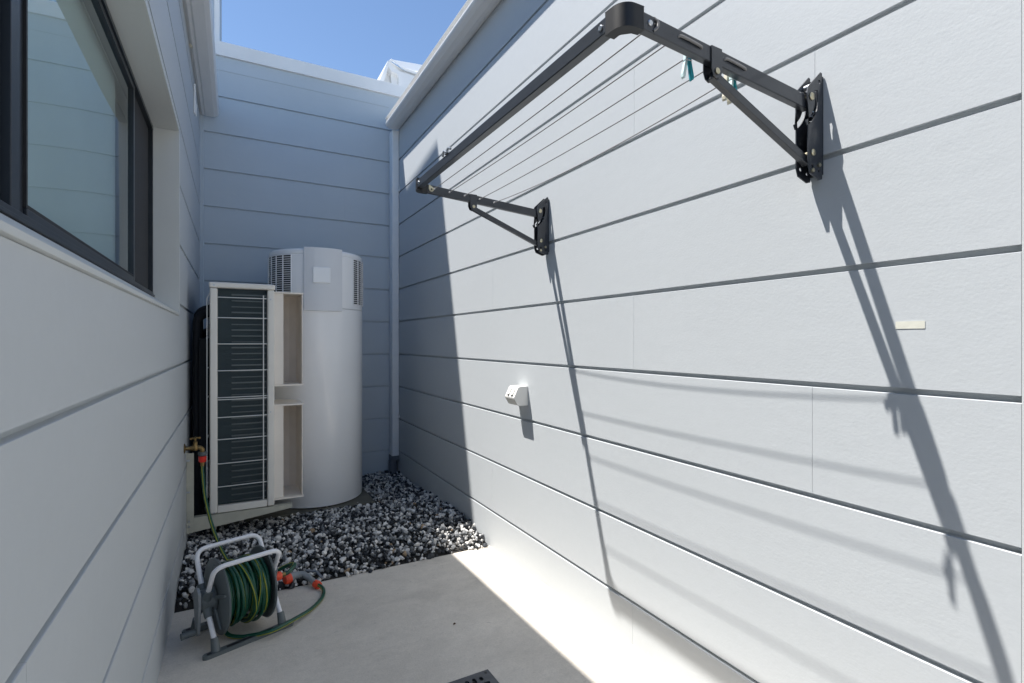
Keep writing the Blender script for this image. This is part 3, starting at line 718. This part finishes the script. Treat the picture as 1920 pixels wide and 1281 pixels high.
Mr = Matrix.Translation(RC) @ Matrix.Rotation(RA, 4, 'Z')
def Lr(x, y, z): return Mr @ Vector((x, y, z))
# hose from the tap, over the pebbles to the reel, and round to its outlet
tap_end = Vector((TPX + .086, TPY, TPZ - .1))
P_ = [tap_end, tap_end + Vector((.002, -.01, -.05)), Vector((-.118, 3.22, H - .86)), Vector((-.075, 3.10, H - 1.0)), Vector((-.015, 2.95, H - 1.10)),
      Vector((.055, 2.80, H - 1.135)), Vector((.12, 2.68, H - 1.13)), Vector((.19, 2.62, H - 1.07)), Vector((.235, 2.60, H - 1.045)), Vector((.258, 2.56, H - 1.03)), Vector((.240, 2.52, H - 1.035)), Lr(.205, -.01, hz + .002), Lr(.187, -.01, hz)]
mb = MB(); mb.tube(smooth_path(P_, 9), .0088, 12, 0, ((3, 8), 1))
hs = mb.build('supply_hose', [m_hose, m_stripe]); tag(hs, 'green hose with yellow stripe running from the brass tap down to the reel', 'hose')

# spray hose and gun on the ground to the right of the reel
fz = floor_z(2.5) + .009
ho = [Lr(-.06, .03, .045), Lr(-.055, -.03, .020), Lr(-.03, -.075, .016), Vector((.065, 2.345, fz + .012)), Vector((.15, 2.31, fz + .028)), Vector((.235, 2.37, fz + .022)), Vector((.315, 2.46, fz + .004)), Vector((.375, 2.55, fz)), Vector((.397, 2.635, fz)), Vector((.380, 2.69, fz + .006)), Vector((.367, 2.712, fz + .012))]
mb = MB(); mb.tube(smooth_path(ho, 9), .0085, 12, 0, ((3, 9), 1))
so = mb.build('spray_hose', [m_hose, m_stripe]); tag(so, 'short green hose curving over the concrete from the reel to the spray gun', 'hose')
gun = thing('spray_gun', 'grey garden spray gun with orange rings lying at the pebble edge', 'spray gun', (.34, 2.76, floor_z(2.76)))
def G(p): return Vector(p) - Vector((.34, 2.76, floor_z(2.76)))
z0 = floor_z(2.76)
mb = MB(); mb.tube([G((.372, 2.713, z0 + .022)), G((.350, 2.765, z0 + .034)), G((.325, 2.80, z0 + .045)), G((.288, 2.805, z0 + .046)), G((.262, 2.795, z0 + .044))], [.015, .014, .0165, .019, .021], 16)
mb.build('gun_body', m_reell, gun)
mb = MB(); mb.tube([G((.262, 2.795, z0 + .044)), G((.247, 2.788, z0 + .043)), G((.236, 2.783, z0 + .043))], [.025, .026, .021], 20); mb.build('nozzle_ring', m_orange, gun)
mb = MB(); mb.tube([G((.385, 2.690, z0 + .018)), G((.379, 2.70, z0 + .020)), G((.370, 2.717, z0 + .023))], [.017, .020, .018], 18); mb.build('connector', m_orange, gun)
mb = MB(); mb.bar(G((.335, 2.81, z0 + .060)), G((.385, 2.79, z0 + .052)), .016, .007); mb.bar(G((.385, 2.79, z0 + .052)), G((.405, 2.745, z0 + .034)), .014, .007); mb.build('trigger', m_iso, gun, bevel=.002)

# ---------------------------------------------------------------- clothesline
CL0, CL1 = .805, 2.130                       # the two arms
CX, CZC, CZW = .703, H + .667, H + .622      # outer bar; arm height outside and at the wall
cl = thing('clothesline', 'charcoal fold-down clothesline with thin cords, open on the sunlit wall', 'clothesline', (XR, 1.5, H + .5))
def C(mb): return shift(mb, (XR, 1.5, H + .5))
def plate(name, outline, holes, y0, y1, m, parent, bevel=.0006):
    """flat plate across y with round or slotted holes cut through"""
    bm = bmesh.new(); loops = [outline] + holes; es = []
    for lp in loops:
        vs_ = [bm.verts.new((x, 0, z)) for x, z in lp]
        for i in range(len(vs_)): es.append(bm.edges.new((vs_[i], vs_[(i + 1) % len(vs_)])))
    bmesh.ops.triangle_fill(bm, use_beauty=True, use_dissolve=False, edges=es)
    r_ = bmesh.ops.extrude_face_region(bm, geom=list(bm.faces))
    for v in [e for e in r_['geom'] if isinstance(e, bmesh.types.BMVert)]: v.co.y += (y1 - y0)
    for v in bm.verts: v.co.y += y0; v.co -= Vector((XR, 1.5, H + .5))
    bmesh.ops.recalc_face_normals(bm, faces=bm.faces)
    me = bpy.data.meshes.new(name); bm.to_mesh(me); bm.free(); me.materials.append(m)
    o = bpy.data.objects.new(name, me); col.objects.link(o); o.parent = parent; return o
def circ(x, z, r, n=12): return [(x + r * math.cos(2 * math.pi * k / n), z + r * math.sin(2 * math.pi * k / n)) for k in range(n)]
def arcslot(cx, cz, r, a0, a1, w, n=12):
    o_ = [(cx + (r + w) * math.cos(R(a0 + (a1 - a0) * k / n)), cz + (r + w) * math.sin(R(a0 + (a1 - a0) * k / n))) for k in range(n + 1)]
    i_ = [(cx + (r - w) * math.cos(R(a0 + (a1 - a0) * k / n)), cz + (r - w) * math.sin(R(a0 + (a1 - a0) * k / n))) for k in range(n, -1, -1)]
    return o_ + i_
def armz(x): return CZC + (CZW - CZC) * (x - CX) / (1.32 - CX)

for yc in (CL0, CL1):
    # wall bracket: back plate, two cheeks with an arc slot, pivots
    wb = bpy.data.objects.new('mounting_bracket', None); col.objects.link(wb); wb.parent = cl
    zb = H + .435
    mb = MB(); mb.box(XR - .0045, XR - .0005, yc - .018, yc + .019, zb + .004, zb + .262); C(mb).build('back_plate', m_dark, wb, bevel=.001)
    for k, yk in enumerate((yc - .0170, yc + .0145)):
        out = [(XR - .005, zb + .27), (XR - .012, zb + .272), (XR - .066, zb + .222), (XR - .070, zb + .205), (XR - .066, zb + .17), (XR - .066, zb + .02), (XR - .058, zb + .0), (XR - .02, zb - .012), (XR - .005, zb - .008)]
        holes = [arcslot(XR - .112, zb + .20, .083, -62, 14, .0068), circ(XR - .048, zb + .020, .005), circ(XR - .020, zb + .012, .004), circ(XR - .018, zb + .245, .0055)]
        plate('cheek', out, holes, yk, yk + .003, m_dark, wb)
    for (dx, dz, r_) in ((-.052, .199, .010), (-.046, .055, .009)):
        mb = MB(); mb.lathe([(.0001, 0), (r_ * .8, .0005), (r_, .002), (r_, .004), (.0055, .0045), (.0055, .036), (r_, .0365), (r_, .041), (.0001, .042)], (XR + dx, yc - .0215, zb + dz), (0, 1, 0), 20); C(mb).build('pivot', m_zinc, wb)
    for (dx, dz) in ((-.050, .008), (-.022, .026)):
        mb = MB(); mb.lathe([(.0001, 0), (.006, .0005), (.006, .005), (.0001, .0055)], (XR + dx, yc - .0222, zb + dz), (0, 1, 0), 6); C(mb).build('screw', m_zinc, wb)
    mb = MB(); mb.tube([(XR - .030, yc - .0135, zb + .235), (XR - .030, yc + .014, zb + .235)], .009, 14); C(mb).build('roller', m_silver, wb)
    mb = MB(); cs = []
    for k in range(60):
        a = k * .9; cs.append((XR - .020 - .012 * k / 60 + .005 * math.cos(a), yc + .005 * math.sin(a), zb + .18 - .12 * k / 60))
    mb.tube(cs, .0011, 6); C(mb).build('spring', m_silver, wb)
    # arm and brace
    mb = MB(); mb.bar((CX + .034, yc, armz(CX + .034)), (XR - .045, yc, armz(XR - .045)), .019, .036, mi=0); C(mb).build('side_arm', m_dark, cl, bevel=.0022)
    bx_ = .965; zt = armz(bx_) - .038
    mb = MB()
    for dy in (-.0125, .0105):
        mb.prism([(bx_ - .017, armz(bx_) + .019), (bx_ + .017, armz(bx_) + .018), (bx_ + .017, zt + .004), (bx_ + .012, zt - .010), (bx_, zt - .014), (bx_ - .011, zt - .009), (bx_ - .017, zt + .006)], 'y', yc + dy, yc + dy + .002)
    mb.box(bx_ - .017, bx_ + .017, yc - .0105, yc + .0105, armz(bx_) + .0175, armz(bx_) + .0195)
    ck = C(mb).build('brace_clip', m_dark, cl)
    mb = MB(); mb.lathe([(.0001, 0), (.007, .0006), (.007, .003), (.0001, .0035)], (bx_, yc - .016, zt + .002), (0, 1, 0), 16); C(mb).build('rivet', m_zinc, ck)
    mb = MB(); mb.bar((bx_ - .004, yc, zt - .002), (XR - .045, yc, zb + .034), .017, .021); C(mb).build('brace', m_dark, cl, bevel=.0018)
# outer bar with its moulded corners
mb = MB(); mb.box(CX - .012, CX + .012, CL0 + .036, CL1 - .028, CZC - .017, CZC + .017); C(mb).build('front_bar', m_dark, cl, bevel=.0022)
for yc, s in ((CL0, -1), (CL1, 1)):
    mb = MB(); rr_ = .034; cx_, cy_ = CX + .022, yc - s * .024
    outer = [(cx_ - rr_ * math.cos(R(90 * k / 10)), cy_ + s * rr_ * math.sin(R(90 * k / 10))) for k in range(11)]
    poly = [(CX - .0135, yc - s * .046)] + outer + [(CX + .046, yc + s * .0105), (CX + .046, yc - s * .0105), (CX + .030, yc - s * .012), (CX + .0125, yc - s * .028), (CX + .0125, yc - s * .046)]
    mb.prism(poly, 'z', CZC - .024, CZC + .025, smooth=True); C(mb).build('corner_cap', m_cap, cl, bevel=.003)
    for (x_, y_, ax_) in ((CX - .0135, yc - s * .060, (-1, 0, 0)), (CX + .062, yc - .0105, (0, -1, 0))):
        mb = MB(); mb.lathe([(.0001, .002), (.005, .002), (.0065, .0005), (.0065, -.002)], (x_, y_, CZC if ax_[0] else armz(CX + .06)), ax_, 14); C(mb).build('rivet', m_silver, cl)
# eyelet at the far corner and the latch on the bar
mb = MB(); mb.prism([(CX + .050, CZC + .014), (CX + .070, CZC + .002), (CX + .072, CZC - .010), (CX + .064, CZC - .016), (CX + .054, CZC - .014), (CX + .049, CZC - .004)], 'y', CL1 - .0135, CL1 - .010); C(mb).build('cord_anchor', m_zinc, cl)
mb = MB(); mb.cyl((CX + .061, CL1 - .0155, CZC - .006), (CX + .061, CL1 - .0136, CZC - .006), .0038, 12); C(mb).build('cord_knot', m_cap, cl)
lt = MB(); lt.tube(smooth_path([(CX - .014, 1.71, CZC + .022), (CX - .016, 1.73, CZC + .030), (CX - .014, 1.745, CZC + .021), (CX - .016, 1.77, CZC + .032), (CX - .013, 1.79, CZC + .020)], 5), .0042, 8)
lt.box(CX - .016, CX + .002, 1.735, 1.765, CZC + .0172, CZC + .022); C(lt).build('latch', m_silver, cl)
# cords
CORD = [(.777, .004), (.847, .006), (.920, .007), (.994, .008), (1.068, .026)]
def cordz(x, sg, y): t = (y - CL0) / (CL1 - CL0); return armz(x) + .003 - sg * 4 * t * (1 - t)
for x, sg in CORD:
    mb = MB(); mb.tube([(x, CL0 - .011 + (CL1 - CL0 + .012) * k / 24, cordz(x, sg, CL0 + (CL1 - CL0) * k / 24)) for k in range(25)], .0016, 8)
    C(mb).build('cord', m_cord, cl)
    mb = MB(); mb.tube([(x, CL1 - .022, armz(x) + .003), (x, CL1 - .009, armz(x) + .003)], .0030, 8); C(mb).build('cord_end', m_tube, cl)
for (xa, xb) in ((.847, .920), (.994, 1.068)):
    mb = MB(); mb.tube(smooth_path([(xa, CL0 - .008, armz(xa) + .002), (xa + .010, CL0 - .0125, armz(xa) + .003), (xb - .010, CL0 - .0125, armz(xb) + .003), (xb, CL0 - .008, armz(xb) + .002)], 5), .0030, 8); C(mb).build('cord_loop', m_cord, cl)
mb = MB(); mb.tube(smooth_path([(.777, CL0 - .008, armz(.777) + .016), (.783, CL0 - .0135, armz(.777) + .006), (.781, CL0 - .0135, armz(.777) - .006), (.775, CL0 - .0095, armz(.777) - .012)], 5), .0030, 8); C(mb).build('cord_loop', m_cord, cl)

# pegs hanging on the cords
def peg(x, y, zc, rz, mats, label, sx=1.0):
    p = thing('clothes_peg', label, 'clothes peg', (x, y, zc), rz, 'clothes pegs left on the clothesline')
    for s_, m_, dz in ((-1, mats[0], 0), (1, mats[1], .003)):
        mb = MB()
        # each half: jaw above the cord, long leg opening downwards
        pr = [(s_ * .0015, .016), (s_ * .0060, .015), (s_ * .0075, .002), (s_ * .0085, -.015), (s_ * .0145, -.046), (s_ * .0140, -.055), (s_ * .0095, -.058), (s_ * .0075, -.050), (s_ * .0030, -.016), (s_ * .0012, -.008), (s_ * .0030, -.002), (s_ * .0030, .004), (s_ * .0008, .008)]
        mb.prism([(a, b - dz) for a, b in pr], 'y', -.0050, .0050); mb.build('half', m_, p, bevel=.0008)
    mb = MB(); mb.tube([(-.008, -.006, -.012), (-.008, .006, -.012)], .0012, 6); mb.tube([(-.008, -.0062, -.012), (.008, -.0062, -.013)], .0012, 6); mb.build('spring', m_silver, p)
    p.scale = (1.0, .92, .92)
    return p
peg(.925, .842, cordz(.920, .007, .842) + .006, R(-12), (m_tealw, m_teal), 'teal and pale blue peg clipped on a cord near the closer arm')
peg(1.068, .848, cordz(1.068, .026, .848) + .001, R(8), (m_cream, m_cream), 'cream peg hanging behind the brace of the closer arm')
peg(1.0685, .832, cordz(1.068, .026, .832) + .004, R(4), (m_tealw, m_teal), 'small teal peg on the same cord, half hidden behind the cream peg')

# ---------------------------------------------------------------- power socket
so = thing('power_socket', 'white outdoor double power socket low on the sunlit wall', 'power socket', (XR, 2.365, H - .28))
def S(mb): return shift(mb, (XR, 2.365, H - .28))
pr = [(XR - .0005, H - .236), (XR - .045, H - .236), (XR - .058, H - .240), (XR - .084, H - .292), (XR - .082, H - .300), (XR - .060, H - .334), (XR - .0005, H - .336)]
mb = MB(); mb.prism(pr, 'y', 2.318, 2.418); S(mb).build('housing', m_socket, so, bevel=.003, seg=3)
for y_ in (2.345, 2.385):
    mb = MB(); n_ = Vector((-.894, 0, .447)); pa = Vector((XR - .0635, y_, H - .248)) + n_ * .001; pb = Vector((XR - .079, y_, H - .279)) + n_ * .001
    mb.bar(pa, pb, .013, .004, up=n_); sw_ = S(mb).build('switch', m_socket, so, bevel=.001)
    mb = MB(); mb.bar(pb + (pb - pa) * .02 + n_ * .001, pb + (pb - pa) * .22 + n_ * .001, .012, .003, up=n_); S(mb).build('slot', m_slotd, sw_)

# paper label, clip, leaf
lb = MB().box(-.0012, -.0004, -.029, .029, -.0085, .0085).build('paper_label', m_label)
lb.location = (XR, .591, H + .038)
tag(lb, 'blank cream paper strip stuck on the right of the sunlit wall', 'label')
cp_ = thing('plastic_clip', 'small white plastic clip high on the window wall below the gutter', 'clip', (XL(4.05), 4.05, H + 1.63))
MB().box(.0008, .013, -.012, .012, -.10, .10).build('body', m_white, cp_, bevel=.003)
MB().box(.0135, .018, -.009, .009, -.115, -.03).build('tab', m_white, cp_, bevel=.003)
lf = MB(); lf.add([(-.006, -.004, .002), (.001, -.006, .004), (.008, -.001, .003), (.004, .005, .006), (-.004, .004, .003), (0, 0, .0005)], [(0, 1, 5), (1, 2, 5), (2, 3, 5), (3, 4, 5), (4, 0, 5)])
lf = lf.build('dry_leaf', m_leaf); lf.location = (.83, 2.02, floor_z(2.02) + .0005)
tag(lf, 'tiny curled brown leaf alone on the shaded concrete', 'leaf')

# ---------------------------------------------------------------- drain grate
gr = thing('drain_grate', 'dark square iron drain grate set in the concrete at the bottom edge', 'drain grate', (GX0, GY0, floor_z(GY0)))
sl_ = (floor_z(GY1) - floor_z(GY0)) / (GY1 - GY0)
def gp(x, y, z): return (x - GX0, y - GY0, sl_ * (y - GY0) + z)
bm = bmesh.new(); es = []
def loop(pts_):
    vs_ = [bm.verts.new(gp(x, y, .003)) for x, y in pts_]
    for i in range(len(vs_)): es.append(bm.edges.new((vs_[i], vs_[(i + 1) % len(vs_)])))
loop([(GX0 + .003, GY0 + .003), (GX1 - .003, GY0 + .003), (GX1 - .003, GY1 - .003), (GX0 + .003, GY1 - .003)])
cx_, cy_ = (GX0 + GX1) / 2, (GY0 + GY1) / 2
def slot(x, y, ang, L, w):
    o_ = []
    for s_ in (1, -1):
        for k in range(7):
            a = R(-90 + 30 * k) + (0 if s_ > 0 else math.pi)
            lx = s_ * (L / 2 - w / 2) + math.cos(a) * w / 2; ly = math.sin(a) * w / 2
            o_.append((x + lx * math.cos(ang) - ly * math.sin(ang), y + lx * math.sin(ang) + ly * math.cos(ang)))
    loop(o_)
for i in range(7):
    for j, sg_ in ((0, 1), (1, -1)):
        t_ = -.078 + .026 * i; L_ = .030 if abs(t_) < .07 else .022
        slot(cx_ + t_, cy_ + sg_ * .083, R(90), L_, .014)
        if abs(t_) < .06: slot(cx_ + sg_ * .083, cy_ + t_, 0, .030, .014)
for i in range(12):
    a = 2 * math.pi * i / 12; slot(cx_ + .040 * math.cos(a), cy_ + .040 * math.sin(a), a, .034, .011)
bmesh.ops.triangle_fill(bm, use_beauty=True, use_dissolve=False, edges=es)
r_ = bmesh.ops.extrude_face_region(bm, geom=list(bm.faces))
for v in [e for e in r_['geom'] if isinstance(e, bmesh.types.BMVert)]: v.co.z -= .008
bmesh.ops.recalc_face_normals(bm, faces=bm.faces)
me = bpy.data.meshes.new('grate_plate'); bm.to_mesh(me); bm.free(); me.materials.append(m_grate)
o = bpy.data.objects.new('grate_plate', me); col.objects.link(o); o.parent = gr
for (x, y) in ((GX1 - .018, GY1 - .018), (GX0 + .018, GY1 - .018)):
    mb = MB(); mb.cyl(gp(x, y, .0032), gp(x, y, .0042), .005, 12); mb.build('screw', m_cap, gr)
MB().add([gp(GX0 + .002, GY0 + .002, -.09), gp(GX1 - .002, GY0 + .002, -.09), gp(GX1 - .002, GY1 - .002, -.09), gp(GX0 + .002, GY1 - .002, -.09)], [(0, 1, 2, 3)]).build('pit', m_void, gr)
